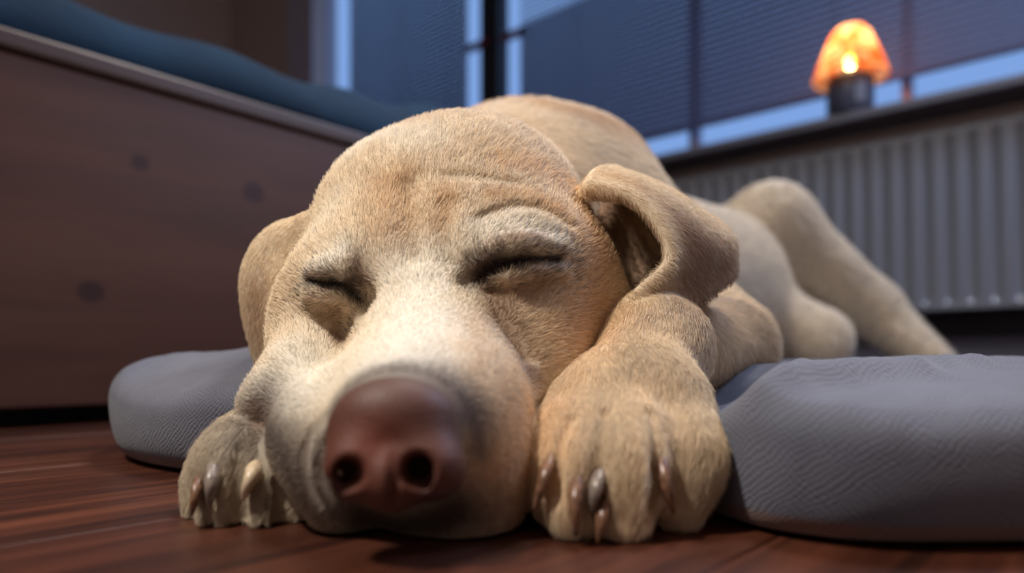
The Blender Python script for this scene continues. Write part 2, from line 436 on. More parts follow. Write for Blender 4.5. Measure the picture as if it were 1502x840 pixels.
class Group:
    def __init__(s, prims):
        s.prims = prims; b = [(pr.bc, pr.R) for op, pr, k in prims if op in 'ug']
        lo = np.min([c-r for c, r in b], 0); hi = np.max([c+r for c, r in b], 0); s.bc = ((lo+hi)/2).astype(np.float32); s.R = float(np.linalg.norm(hi-lo)/2)
def surface_nets(prims, origin, dims, delta, warp):
    """warp: grid coordinates (n,3 float) -> world points"""
    nx, ny, nz = dims; B = 8
    bx, by, bz = [(n+B-1)//B for n in dims]
    I, J, K = np.meshgrid(np.arange(bx), np.arange(by), np.arange(bz), indexing='ij')
    blk = np.stack([I.ravel(), J.ravel(), K.ravel()], 1)
    c = (blk*B+B/2); pw = warp(origin+c*delta).astype(np.float32)
    ext = np.linalg.norm(warp(origin+(c+B/2+.5)*delta)-pw, axis=1)
    dc = evaluate(prims, pw)
    act = blk[np.abs(dc) < ext*1.5+.002]
    F = np.full((bx*B+1, by*B+1, bz*B+1), np.nan, np.float32)
    off = np.stack(np.meshgrid(*[np.arange(B+1)]*3, indexing='ij'), -1).reshape(-1, 3)
    mask = np.zeros(F.shape, bool)
    for s in range(0, len(act), 4000):
        idx = (act[s:s+4000, None]*B+off).reshape(-1, 3); mask[idx[:, 0], idx[:, 1], idx[:, 2]] = True
    ii = np.argwhere(mask)
    vals = np.empty(len(ii), np.float32)
    for s in range(0, len(ii), 400000):
        vals[s:s+400000] = evaluate(prims, warp(origin+ii[s:s+400000]*delta).astype(np.float32))
    F[mask] = vals
    # cells with a sign change, all corners known
    base = ii[(ii < np.array(F.shape)-1).all(1)]
    cor = np.stack([F[base[:, 0]+a, base[:, 1]+b, base[:, 2]+c_] for a in (0, 1) for b in (0, 1) for c_ in (0, 1)], 1)
    ok = ~np.isnan(cor).any(1); base = base[ok]; cor = cor[ok]
    sg = cor < 0; ch = sg.any(1) & ~sg.all(1); base = base[ch]; cor = cor[ch]
    C = np.array([(a, b, c_) for a in (0, 1) for b in (0, 1) for c_ in (0, 1)], float)
    acc = np.zeros((len(base), 3)); cnt = np.zeros(len(base))
    for a in range(8):
        for b in range(a+1, 8):
            if np.abs(C[a]-C[b]).sum() != 1: continue
            m = (cor[:, a] < 0) != (cor[:, b] < 0)
            t = cor[m, a]/(cor[m, a]-cor[m, b]); acc[m] += C[a]+(C[b]-C[a])*t[:, None]; cnt[m] += 1
    V = warp(origin+(base+acc/cnt[:, None])*delta)
    vid = np.full(F.shape, -1, np.int32); vid[base[:, 0], base[:, 1], base[:, 2]] = np.arange(len(base))
    quads = []
    for ax in range(3):
        e = np.zeros(3, int); e[ax] = 1; u = np.zeros(3, int); u[(ax+1) % 3] = 1; v = np.zeros(3, int); v[(ax+2) % 3] = 1
        b0 = base[(base >= 1).all(1)]
        f0 = F[tuple(b0.T)]; f1 = F[tuple((b0+e).T)]
        m = (f0 < 0) != (f1 < 0); b1 = b0[m]; flip = f0[m] < 0
        q = np.stack([vid[tuple((b1-u-v).T)], vid[tuple((b1-v).T)], vid[tuple(b1.T)], vid[tuple((b1-u).T)]], 1)
        g = (q >= 0).all(1); q = q[g]; flip = flip[g]
        q[~flip] = q[~flip][:, ::-1]
        quads.append(q)
    Q = np.concatenate(quads)
    # slide onto the true surface
    V = V.astype(np.float32); h = 4e-4
    for _ in range(1):
        d0 = evaluate(prims, V)
        g = np.stack([evaluate(prims, V+np.eye(3, dtype=np.float32)[a]*h)-d0 for a in range(3)], 1)/h
        gl = np.maximum(np.linalg.norm(g, axis=1), .3)[:, None]
        V = V-np.clip(d0, -.002, .002)[:, None]*g/gl**2
    return V, Q
def mesh_np(name, V, Q, mat, parent=None, smooth=True):
    me = bpy.data.meshes.new(name); n = len(V); f = len(Q); k = Q.shape[1]
    me.vertices.add(n); me.vertices.foreach_set('co', V.astype(np.float32).ravel())
    me.loops.add(f*k); me.loops.foreach_set('vertex_index', Q.astype(np.int32).ravel())
    me.polygons.add(f); me.polygons.foreach_set('loop_start', (np.arange(f)*k).astype(np.int32))
    me.update(calc_edges=True); me.validate()
    if smooth: me.shade_smooth()
    return link(name, me, mat, parent)
def persp_warp(g):       # finer cells near the head, coarser towards the rump
    Y = .15*np.exp(g[:, 2]); return np.stack([g[:, 0]*Y, Y, g[:, 1]*Y], 1)

CREAM = np.array([.82, .68, .49]); WHITE = np.array([.92, .86, .74]); TAN = np.array([.66, .42, .20]); BROWN = np.array([.30, .17, .10])
GREY = np.array([.30, .23, .19]); BLACK = np.array([.018, .012, .012]); ORANGE = np.array([.62, .36, .15]); DKBR = np.array([.10, .055, .035])
def vnoise(p, f, seed=0):
    """smooth cheap noise from summed sines"""
    r = np.random.default_rng(seed); o = np.zeros(len(p), np.float32)
    for i in range(5):
        k = r.normal(size=3)*f*(1.4**i*.6); o += np.sin(p@k.astype(np.float32)+r.uniform(0, 6.28))/(1.25**i)
    return o/3.2
# ------------------------------------------------------------------ the dog
HO = np.array([-.037, .305, .0975])
HM = frame((-.02, -.84, -.545), (.99, -.02, .11))
def H(r, u, f): return HO+np.array([r, u, f])@HM
def hell(c, r, M=None): return Ell(H(*c), r, HM if M is None else M)
def hcap(a, b, ra, rb, flat=None): return Cap(H(*a), H(*b), ra, rb, flat)
def both(fn):
    return [fn(-1), fn(1)]
def march(prims, x, y, y0=.17, y1=.6):
    """first point of the surface along the line of sight through (x, y)"""
    Ys = np.linspace(y0, y1, 400); p = np.array([P(x, y, t) for t in Ys], np.float32); d = evaluate(prims, p)
    i = int(np.argmax(d < 0)) if (d < 0).any() else int(np.argmin(d))
    lo, hi = Ys[max(i-1, 0)], Ys[i]
    for _ in range(12):
        mid = (lo+hi)/2
        if evaluate(prims, np.array([P(x, y, mid)], np.float32))[0] < 0: hi = mid
        else: lo = mid
    return P(x, y, hi)
head = []
A = head.append
A(('u', hell((.001, -.015, -.058), (.0715, .052, .078)), 0))
A(('u', hell((.006, -.004, -.092), (.056, .043, .050)), .03))
for s in (-1, 1):
    A(('u', hell((s*.034, .000, -.020), (.026, .016, .022)), .022))        # brow
A(('u', Ell(P(550, 348, .366), (.025, .022, .038)), .028))                  # left temple
A(('u', Ell(P(462, 500, .342), (.022, .030, .035)), .025))                 # left cheek
A(('u', Ell(P(815, 470, .350), (.036, .036, .045)), .035))                 # right cheek
A(('u', Ell(P(760, 560, .315), (.030, .034, .040)), .03))
A(('u', hcap((0, -.026, -.01), (0, -.018, .085), .030, .020), .025))
for s in (-1, 1):
    A(('u', hcap((s*.009, -.016, .0), (s*.008, -.007, .085), .014, .013), .014))
A(('u', Ell(P(470, 642, .272), (.019, .023, .028), frame((0, -1, -.2), (1, 0, .25))), .034))     # left flew
A(('u', Ell(P(505, 700, .250), (.016, .018, .022)), .015))
A(('u', Ell(P(440, 575, .305), (.019, .022, .024)), .02))
A(('u', Ell(P(388, 612, .292), (.011, .013, .016)), .012))                 # squashed lip bulge
A(('u', Ell(P(690, 640, .262), (.024, .034, .034)), .022))                 # right flew
A(('u', Ell(P(670, 720, .250), (.022, .018, .024)), .018))
A(('u', Cap(P(640, 690, .30), P(650, 630, .37), .022, .045), .03))        # lower jaw
A(('u', hell((0, -.008, .098), (.019, .017, .012)), .012))
def SF(x, y, back=0.0):
    p = march(head, x, y); return p+nrm(p-np.array([0, 0, CH]))*back
eyes = []
for pts, lid in (([(455, 412), (478, 416), (505, 418), (527, 440)], .0015), ([(702, 408), (725, 392), (765, 382), (820, 380)], .0015)):
    mid = ((pts[1][0]+pts[2][0])/2, (pts[1][1]+pts[2][1])/2)
    eyes.append((pts, SF(*mid, .0085)))
# sockets, lids, slits
for i, (pts, c) in enumerate(eyes):
    A(('s', Ell(SF(pts[0][0] if i else pts[3][0], pts[0][1] if i else pts[3][1], .001), (.007, .006, .005)), .010))
for i, (pts, c) in enumerate(eyes):
    A(('u', Ell(c, (.0155 if i else .0125, .0125, .0120)), .008))
    up = [(x, y-14+(3 if j in (0, 3) else 0)) for j, (x, y) in enumerate(pts)]
    dn = [(x, y+15) for x, y in pts]
    A(('u', tube([SF(x, y-6, .0015) for x, y in up], [.0015, .004, .0045, .003]), .005))
    A(('u', tube([SF(x, y+4, .0022) for x, y in dn], [.0015, .003, .003, .002]), .005))
for i, (pts, c) in enumerate(eyes):
    A(('s', tube([SF(x, y, -.0002) for x, y in pts], [.0014, .0022, .0019, .0012], 80), .0022))
# skin folds: (points, depth, softness)
for pts, r, k in (
    ([(482, 452), (492, 480), (500, 505)], .0013, .004),                  # fold from the left eye down the muzzle
    ([(720, 425), (745, 470), (775, 520)], .0016, .008),
    ([(505, 600), (480, 640), (470, 690), (500, 740)], .0012, .003),      # lip folds at the left
    ([(488, 600), (455, 640), (450, 700), (480, 745)], .0010, .003),
    ([(700, 320), (745, 303), (790, 305), (835, 330)], .0007, .006),      # brow folds right
    ([(650, 260), (700, 262), (760, 272)], .0003, .005),
    ([(600, 270), (603, 320), (608, 370)], .0008, .014),                  # furrow of the forehead
    ([(655, 300), (652, 340), (655, 380)], .0005, .010)):
    A(('s', tube([SF(x, y, -r*.3) for x, y in pts], [r*.3, r, r, r*.3], 60), k))
head_g = Group(head)

body = []
B_ = body.append
B_(('u', Cap(H(.005, -.025, -.10), (.005, .56, .165), .062, .092), 0))
B_(('u', Ell((.015, .62, .166), (.108, .14, .105)), .05))
B_(('u', Ell((.062, .64, .214), (.066, .10, .060)), .035))
B_(('u', Cap((.045, .66, .145), (.27, .98, .160), .100, .115), .05))
B_(('u', Ell((.33, 1.10, .18), (.13, .13, .12)), .05))
# near hind leg: thigh, shin, foot
B_(('u', Cap((.34, 1.08, .18), P(1135, 330, 1.0), .09, .052), .04))
B_(('u', Cap(P(1130, 325, 1.0), P(1275, 450, .98), .050, .036), .03))
B_(('u', Cap(P(1275, 450, .98), P(1370, 530, .92), .034, .020), .02))
B_(('u', Cap((.30, .98, .12), P(1195, 500, .92), .075, .045), .03))
# upper arm / elbow (right)
B_(('u', Cap((.09, .56, .13), P(1058, 510, .44), .065, .029), .05))
B_(('u', Cap(P(1058, 510, .44), P(985, 515, .36), .028, .024), .02))
body_g = Group(body)

def toe(pts, rad): return tube([P(*q) for q in pts], rad, 26)
pawR = []
R_ = pawR.append
R_(('u', Cap(P(1000, 525, .40), P(955, 512, .328), .027, .0235), 0))
R_(('u', Cap(P(955, 512, .328), P(925, 585, .290), .0235, .024), .02))
R_(('u', Cap(P(880, 600, .280), P(970, 600, .280), .017, .017), .02))
R_(('u', toe([(850, 600, .282), (815, 660, .258), (806, 725, .250)], [.0135, .0130, .009]), .006))
R_(('u', toe([(885, 595, .275), (848, 680, .248), (843, 745, .240)], [.0145, .0150, .0105]), .006))
R_(('u', toe([(935, 595, .275), (918, 680, .246), (912, 750, .239)], [.0145, .0160, .011]), .006))
R_(('u', toe([(985, 595, .280), (1008, 670, .256), (995, 735, .250)], [.0145, .0150, .0105]), .006))
for pts, r in (([(838, 610), (820, 660), (815, 720)], .0022), ([(888, 600), (878, 660), (876, 740)], .0020), ([(950, 600), (962, 650), (960, 740)], .0026)):
    c3 = [march([('g', Group(list(pawR)), 0)], *q) for q in pts]; R_(('s', tube(c3, [.0003, r, r*1.3], 40), .004))
pawL = []
L_ = pawL.append
L_(('u', Cap(P(500, 560, .42), P(425, 650, .32), .026, .026), 0))
L_(('u', toe([(345, 650, .300), (308, 695, .283), (297, 745, .272)], [.012, .010, .007]), .005))
L_(('u', toe([(380, 645, .300), (335, 680, .270), (330, 745, .260)], [.016, .0140, .010]), .005))
L_(('u', toe([(410, 660, .295), (384, 700, .268), (386, 750, .260)], [.015, .0130, .010]), .005))
L_(('u', toe([(440, 670, .295), (432, 705, .275), (435, 750, .268)], [.015, .0130, .010]), .005))

for pts, r in (([(352, 650), (350, 700), (349, 755)], .0030), ([(312, 690), (308, 725), (306, 760)], .0018), ([(408, 690), (411, 720), (412, 755)], .0024)):
    c3 = [march([('g', Group(list(pawL)), 0)], *q) for q in pts]; L_(('s', tube(c3, [.0003, r, r*1.3], 40), .004))
earL = sheet([
    [P(462, 362, .352), P(448, 328, .362), P(462, 325, .40)],
    [P(425, 375, .355), P(394, 346, .370), P(415, 345, .42)],
    [P(404, 430, .353), P(362, 395, .375), P(392, 400, .43)],
    [P(397, 490, .358), P(363, 460, .378), P(385, 470, .42)],
    [P(393, 540, .370), P(382, 535, .380), P(388, 530, .40)]], [.0048, .0035, .003, .003, .003])
earR = sheet([
    [P(868, 275, .340), P(880, 258, .360), P(905, 262, .395), P(886, 330, .385)],
    [P(928, 290, .330), P(948, 278, .355), P(965, 285, .395), P(896, 372, .390)],
    [P(970, 335, .322), P(1005, 315, .350), P(1020, 322, .395), P(906, 420, .388)],
    [P(982, 385, .318), P(1035, 365, .345), P(1066, 355, .385), P(942, 450, .382)],
    [P(938, 430, .316), P(1010, 444, .328), P(1074, 400, .368), P(1000, 455, .378)]], [.0048, .0035, .003, .003, .003])

hb = Group([('g', body_g, 0), ('g', head_g, .03), ('u', earL, .008), ('u', earR, .008)])
dog_prims = [('g', hb, 0), ('g', Group(pawR), .002), ('g', Group(pawL), .002), ('floor', .0008, 0)]
DELTA = .0052
uvw0 = np.array([-.62, -.01, 0.0]); uvw1 = np.array([.85, .62, math.log(1.45/.15)])
import time; T0 = time.time()
DV, DQ = surface_nets(dog_prims, uvw0, tuple(int(x) for x in (uvw1-uvw0)/DELTA), DELTA, persp_warp)
DQ = DQ[:, ::-1].copy()                              # the warped axes mirror the winding
print('DOG', len(DV), len(DQ), time.time()-T0)
m = N('dog_coat', (.62, .47, .30), .7); M_COAT = m.m
dog = mesh_np('dog', DV, DQ, M_COAT)
tag(dog, 'cream yellow labrador dog sleeping with head and paws on the floor', 'dog')

# nose leather: a piece of its own
NC = P(578, 640, .214)
nose = []
Nn = nose.append
Nn(('u', Ell(P(578, 627, .216), (.0208, .0165, .0150), HM), 0))
Nn(('u', Ell(P(527, 684, .2085), (.0105, .0115, .0105)), .007))
Nn(('u', Ell(P(630, 684, .2085), (.0112, .0118, .0105)), .007))
Nn(('u', Ell(P(576, 704, .2075), (.0085, .0120, .0095)), .006))
for (x, y, sx) in ((511, 694, -1), (612, 690, 1)):
    Nn(('s', Cap(P(x, y, .196), P(x+sx*4, y-6, .214), .0052 if sx > 0 else .0046, .0024), .0025))
    Nn(('s', tube([P(x, y+4, .199), P(x+sx*16, y+16, .202), P(x+sx*34, y+6, .208)], [.0036, .0022, .0010]), .002))
Nn(('s', tube([P(577, 668, .1975), P(577, 700, .1962), P(577, 745, .199)], [.0003, .0012, .0016]), .0025))
NV, NQ = surface_nets(nose, np.array([-.03, .15, .01])+NC*0+np.array([-.04, 0, 0]), (150, 110, 150), .0006, lambda g: g)
nc = np.tile(np.array(srgb(92, 53, 41)), (len(NV), 1))
for (x, y, Y, r, col, a) in ((578, 560, .222, .014, GREY*.3, .95), (500, 575, .222, .009, GREY*.3, .8), (672, 590, .222, .014, GREY*.25, .95), (682, 655, .220, .011, BLACK*2, .9),
                            (545, 650, .2, .008, np.array(srgb(140, 78, 64)), .6), (640, 735, .205, .008, BLACK*2, .8), (500, 735, .208, .006, BLACK*2.5, .7), (478, 640, .222, .006, GREY*.5, .6)):
    d_ = np.linalg.norm(NV-P(x, y, Y), axis=1)*(1+.2*vnoise(NV, 500, 9)); t_ = (a*np.exp(-(d_/r)**2))[:, None]; nc = nc*(1-t_)+np.asarray(col)*t_
NM = N('nose_leather', srgb(96, 52, 44), .55)
NM.b.inputs['Specular IOR Level'].default_value = .35
at_ = NM.n('ShaderNodeAttribute', attribute_name='tone'); NM.l(at_.outputs['Color'], NM.b.inputs['Base Color'])
co = objcoord(NM); vo = NM.n('ShaderNodeTexVoronoi'); vo.inputs['Scale'].default_value = 900; NM.l(co, vo.inputs['Vector'])
NM.bump(vo.outputs['Distance'], .35, .0004)
nose_o = mesh_np('nose', NV, NQ, NM.m, dog)
nat = nose_o.data.attributes.new('tone', 'FLOAT_COLOR', 'POINT'); nat.data.foreach_set('color', np.concatenate([nc, np.ones((len(nc), 1))], 1).astype(np.float32).ravel())
tag(nose_o, 'reddish brown leathery nose')
print('NOSE', len(NV), NV.min(0), NV.max(0))

# ------------------------------------------------------------------ coat colour: markings and some painted shade, fixed to the body
ALLH = [('g', hb, 0)]
def SA(x, y): return march(ALLH, x, y)
spots = []
def spot(pts, r, c, a=1.0):
    c3 = catmull([SA(*q) for q in pts], 24) if len(pts) > 1 else np.array([SA(*pts[0])])
    spots.append((c3.astype(np.float32), r, c, a))
# broad tones first, small dark marks last
spot([(700, 200), (820, 260)], .030, CREAM*1.06, .6)
spot([(590, 165), (700, 150), (820, 160), (950, 215)], .018, ORANGE, .5)
spot([(520, 220), (560, 200), (620, 205)], .016, WHITE, .7)
spot([(470, 330), (490, 300)], .012, WHITE, .5)
spot([(575, 270), (575, 320), (590, 350)], .0135, TAN, .62)
spot([(655, 290), (650, 340)], .008, TAN*1.2, .4)
spot([(720, 290), (770, 285), (815, 305)], .0055, TAN, .7)
spot([(740, 240), (800, 250)], .009, TAN*1.25, .35)
spot([(860, 300), (870, 400), (850, 480)], .020, TAN*1.25, .6)
spot([(700, 340), (760, 328), (810, 345)], .0085, WHITE, .85)
spot([(470, 385), (500, 370)], .009, WHITE, .85)
spot([(615, 400), (610, 450), (600, 500), (590, 535)], .023, WHITE, 1.0)
spot([(690, 500), (700, 560)], .010, WHITE, .25)
spot([(740, 560), (735, 640), (740, 700)], .016, TAN*1.1, .4)
spot([(430, 520), (440, 580), (400, 560)], .020, WHITE, .9)
spot([(700, 470), (690, 560)], .007, TAN, .35)
spot([(780, 600), (740, 700), (760, 640)], .016, TAN*1.3, .5)
spot([(385, 605), (405, 650), (440, 710)], .0135, GREY*.55, .95)
spot([(375, 600), (385, 625)], .004, BROWN, .5)
spot([(475, 670), (490, 730)], .010, GREY*.9, .9)
spot([(690, 740), (730, 750)], .013, GREY*1.1, .6)
spot([(530, 755), (580, 765), (640, 760), (665, 750)], .010, BLACK*1.5, .9)  # black lips, with the shadow below the nose painted in
spot([(905, 320), (930, 380), (940, 410)], .014, BROWN, .85)  # brown puts the shade of the ear hollow into the coat
spot([(884, 305), (890, 335)], .010, BROWN*.9, .9)  # painted shade again, on the head side of the hollow
spot([(900, 290), (925, 310)], .010, BROWN*1.2, .6)
spot([(462, 640), (456, 690), (475, 740)], .0011, WHITE, .8)
spot([(480, 620), (472, 680), (488, 735)], .0009, WHITE*.8, .7)
spot([(500, 590), (530, 558), (575, 545), (640, 558), (680, 600)], .0095, GREY*.55, .9)
spot([(655, 570), (690, 610), (700, 660)], .0045, GREY*.7, .8)
spot([(500, 600), (492, 640)], .003, GREY*.6, .7)
spot([(720, 430), (745, 480), (775, 540)], .0060, BROWN, .75)
spot([(745, 430), (790, 420)], .0085, BROWN*1.3, .55)
spot([(485, 455), (492, 485), (499, 505)], .0035, BROWN*1.2, .7)
spot([(470, 435), (500, 450)], .005, BROWN*1.8, .4)
spot([(700, 385), (735, 355), (790, 350)], .0055, BROWN, .6)
spot([(520, 385), (535, 410)], .005, BROWN, .7)
spot([(455, 408), (480, 402)], .0035, BROWN, .6)
spot([(700, 405), (712, 385), (730, 385)], .0052, DKBR, .9)
spot([(525, 432), (518, 412)], .0038, DKBR, .9)
for (pts, c), rr in zip(eyes, (.0024, .0028)):
    spots.append((catmull([march(head, *q) for q in pts], 60).astype(np.float32), rr, BLACK, 1.0))
spot([(715, 395), (735, 386), (758, 383)], .0050, BLACK, .95)
spot([(490, 414), (505, 420), (520, 430)], .0042, BLACK, .95)
# ears: brown outer flap, pale rim
spot([(1010, 350), (1040, 385), (1020, 415), (1060, 390)], .021, BROWN*1.1, .85)
spot([(900, 290), (940, 320), (965, 350)], .009, TAN, .5)
spot([(380, 420), (378, 480)], .010, BROWN*1.5, .5)
for pts in ([(870, 262), (930, 287), (974, 335), (981, 390), (940, 430)],):
    spots.append((catmull([P(x, y, Y) for (x, y), Y in zip(pts, (.34, .33, .322, .318, .320))], 40).astype(np.float32), .0055, CREAM, .9))
def seg_d(p, c3):
    out = np.full(len(p), 1e3, np.float32)
    for q in c3: out = np.minimum(out, ((p-q)**2).sum(1))
    return np.sqrt(out)
def coat(p):
    p = p.astype(np.float32); c = np.tile(CREAM.astype(np.float32), (len(p), 1))
    c *= (1+.10*vnoise(p, 60, 1))[:, None]
    # paws: tan between the toes, pale on the knuckles
    pw = np.exp(-np.maximum(evaluate([('g', Group(pawR), 0)], p), 0)/.003)
    c = c*(1-pw[:, None]*.35)+np.array([.60, .43, .25])*pw[:, None]*.35
    c *= (1+.14*vnoise(p*np.array([1, .4, .4], np.float32), 170, 3)*pw)[:, None]
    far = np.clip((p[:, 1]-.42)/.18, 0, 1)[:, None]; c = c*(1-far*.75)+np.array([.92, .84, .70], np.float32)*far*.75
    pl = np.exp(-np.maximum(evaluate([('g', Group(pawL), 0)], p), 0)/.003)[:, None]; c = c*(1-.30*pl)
    for c3, r, col, a in spots:
        lo, hi = c3.min(0)-r*2.6, c3.max(0)+r*2.6
        m = ((p > lo) & (p < hi)).all(1)
        if not m.any(): continue
        q = p[m]; d = seg_d(q, c3)*(1+.18*vnoise(q, 500, 5))
        t = (a*np.exp(-(d/r)**2))[:, None]; c[m] = c[m]*(1-t)+col*t
    return np.clip(c, .004, .95)
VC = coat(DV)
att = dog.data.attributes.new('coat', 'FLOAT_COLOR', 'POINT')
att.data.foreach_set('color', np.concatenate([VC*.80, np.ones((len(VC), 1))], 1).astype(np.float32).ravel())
m = N('dog_skin', (.62, .47, .30), .75); a = m.n('ShaderNodeAttribute', attribute_name='coat'); m.l(a.outputs['Color'], m.b.inputs['Base Color'])
m.b.inputs['Specular IOR Level'].default_value = .2
dog.data.materials.clear(); dog.data.materials.append(m.m)

# ------------------------------------------------------------------ fur: short strands lying on the coat
def make_fur(count):
    tri = np.concatenate([DQ[:, [0, 1, 2]], DQ[:, [0, 2, 3]]])
    a, b, c = DV[tri[:, 0]], DV[tri[:, 1]], DV[tri[:, 2]]
    cr = np.cross(b-a, c-a); area = np.linalg.norm(cr, axis=1); nn = cr/np.maximum(area, 1e-12)[:, None]
    vn = np.zeros_like(DV)
    for k in range(3): np.add.at(vn, tri[:, k], cr)
    vn /= np.maximum(np.linalg.norm(vn, axis=1), 1e-12)[:, None]
    cen = (a+b+c)/3; wgt = area/np.maximum(cen[:, 1], .2)**2
    wgt[cen[:, 2] < .003] = 0
    # less where the coat is turned well away from the room's camera side
    view = cen-np.array([0, 0, CH]); view /= np.linalg.norm(view, axis=1)[:, None]
    face = -(nn*view).sum(1); wgt = wgt*np.clip(.25+face*2.2, .12, 1)
    idx = RNG.choice(len(tri), count, p=wgt/wgt.sum())
    r1, r2 = np.sqrt(RNG.random(count)), RNG.random(count)
    w0, w1, w2 = 1-r1, r1*(1-r2), r1*r2
    T = tri[idx]; root = w0[:, None]*DV[T[:, 0]]+w1[:, None]*DV[T[:, 1]]+w2[:, None]*DV[T[:, 2]]
    n = w0[:, None]*vn[T[:, 0]]+w1[:, None]*vn[T[:, 1]]+w2[:, None]*vn[T[:, 2]]; n /= np.linalg.norm(n, axis=1)[:, None]
    root = root.astype(np.float32); keep = evaluate(nose, root) > .0022; root, n = root[keep], n[keep]
    def dist(g): return evaluate([('g', g, 0)], root)
    dh = dist(head_g); db = dist(body_g); dr = dist(Group(pawR)); dl = dist(Group(pawL)); de = evaluate([('u', earL, 0)], root); df = evaluate([('u', earR, 0)], root)
    flows = []
    tip = H(0, .012, .135)
    fh = root-tip; fh /= np.linalg.norm(fh, axis=1)[:, None]
    flows.append((dh, fh)); L_head = np.interp(np.linalg.norm(root-tip, axis=1), [.02, .05, .09, .14, .2], [.0018, .0026, .0036, .0052, .0075])
    flows.append((db, np.tile(nrm((.35, .8, -.45)), (len(root), 1))))
    fp = np.tile(nrm((-.05, -.75, -.65)), (len(root), 1)); flows.append((dr, fp)); flows.append((dl, fp))
    flows.append((de, np.tile(nrm((-.2, .2, -1)), (len(root), 1)))); flows.append((df, np.tile(nrm((.6, .35, -.6)), (len(root), 1))))
    W = np.exp(-np.stack([f[0] for f in flows], 1)/.0035); W /= W.sum(1)[:, None]+1e-9
    lens = np.stack([L_head, np.full(len(root), .011), np.full(len(root), .0062), np.full(len(root), .0055), np.full(len(root), .004), np.full(len(root), .0045)], 1)
    L = (W*lens).sum(1)*np.interp(root[:, 1], [.4, .9], [1, 1.5])*RNG.uniform(.65, 1.25, len(root))
    fl = sum(W[:, i:i+1]*flows[i][1] for i in range(6))
    # swirls and clumps
    jit = np.stack([vnoise(root, 110, 21+i) for i in range(3)], 1)*.28+np.stack([vnoise(root, 420, 31+i) for i in range(3)], 1)*.22
    fl = fl+jit+RNG.normal(size=root.shape)*.13
    t = fl-n*(fl*n).sum(1)[:, None]; t /= np.maximum(np.linalg.norm(t, axis=1), 1e-6)[:, None]
    eye_d = np.min([seg_d(root, sp[0]) for sp in spots if sp[2] is BLACK], 0); L *= np.interp(eye_d, [.001, .006], [.45, 1])
    lift = RNG.uniform(.22, .55, len(root))
    K = 5; pts = np.empty((len(root), K, 3), np.float32)
    for k in range(K):
        s = k/(K-1)
        pts[:, k] = root-n*.0003+L[:, None]*(t*(s*.93)+n*(lift*s*(1-.55*s))[:, None])+np.array([0, 0, -1])*(L*.06*s*s)[:, None]
    pts[:, :, 2] = np.maximum(pts[:, :, 2], .0006)
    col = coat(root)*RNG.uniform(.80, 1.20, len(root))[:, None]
    hd = np.exp(-np.maximum(evaluate([('g', head_g, 0)], root), 0)/.003)
    dark = RNG.random(len(root)) < hd*(.02+.42*np.exp(-(eye_d/.011)**2)); col[dark] *= .22; L[dark] *= 1.25
    rad0 = np.interp(root[:, 1], [.2, .35, .6, 1.2], [.000055, .00008, .00018, .00040])*RNG.uniform(.8, 1.3, len(root))
    cv = bpy.data.hair_curves.new('fur'); cv.add_curves([K]*len(root))
    cv.points.foreach_set('position', pts.ravel())
    ra = cv.attributes.get('radius') or cv.attributes.new('radius', 'FLOAT', 'POINT')
    rr = rad0[:, None]*np.array([1, 1, .9, .65, .15]); ra.data.foreach_set('value', rr.astype(np.float32).ravel())
    ca = cv.attributes.new('coat', 'FLOAT_COLOR', 'CURVE'); ca.data.foreach_set('color', np.concatenate([col, np.ones((len(col), 1))], 1).astype(np.float32).ravel())
    m = N('fur_strand', (.6, .45, .3), .45); a = m.n('ShaderNodeAttribute', attribute_name='coat'); m.l(a.outputs['Color'], m.b.inputs['Base Color'])
    m.b.inputs['Specular IOR Level'].default_value = .35
    tl = m.n('ShaderNodeBsdfTranslucent'); m.l(a.outputs['Color'], tl.inputs[0]); mx = m.n('ShaderNodeMixShader'); mx.inputs[0].default_value = .25
    m.l(m.b.outputs[0], mx.inputs[1]); m.l(tl.outputs[0], mx.inputs[2]); m.l(mx.outputs[0], m.t.nodes['Material Output'].inputs[0])
    cv.materials.append(m.m)
    o = bpy.data.objects.new('fur', cv); S.collection.objects.link(o); o.parent = dog; o['kind'] = 'stuff'
    return o
if FUR: make_fur(300000)

# ------------------------------------------------------------------ claws
def claw(pts, r0, mat, label=None):
    c = catmull(pts, 12); v, f = [], []; K = 10
    for i, q in enumerate(c):
        tdir = nrm(c[min(i+1, 11)]-c[max(i-1, 0)]); a = nrm(np.cross(tdir, (0, 1, 0.2))); b = np.cross(tdir, a)
        r = r0*(1-(i/11)**2.2*.80)
        for k in range(K): th = 2*math.pi*k/K; v.append(q+a*r*.85*math.cos(th)+b*r*1.15*math.sin(th))
    for i in range(11):
        for k in range(K): f.append((i*K+k, i*K+(k+1) % K, (i+1)*K+(k+1) % K, (i+1)*K+k))
    f.append(tuple(range(11*K, 12*K)))
    o = pydata('claw', v, f, mat, dog, True)
    if label: tag(o, label)
    return o
def claw_mat(name, c0, c1):
    m = N(name, c0, .3); co = objcoord(m, (1, 1, 1)); c = m.ramp(m.noise(380, 3, vec=co), [(.35, c0), (.65, c1)]); m.l(c, m.b.inputs['Base Color']); return m.m
CB = claw_mat('brown_claw', srgb(96, 66, 50), srgb(140, 104, 80)); CG = claw_mat('grey_claw', srgb(110, 98, 92), srgb(150, 136, 124)); CP = claw_mat('pale_claw', srgb(196, 172, 140), srgb(214, 194, 164))
PAWS = [('g', Group(pawR), 0), ('g', Group(pawL), 0)]
def put_claw(px, outs, r, mat, label=None):
    y0 = march(PAWS, *px[0])[1]
    claw([P(px[0][0], px[0][1], y0+.003)]+[P(x, y, y0-o) for (x, y), o in zip(px[1:], outs)], r, mat, label)
put_claw([(808, 672), (797, 705), (783, 750)], (.0050, .0050), .0031, CB)
put_claw([(847, 700), (843, 740), (844, 784)], (.0055, .0060), .0033, CB)
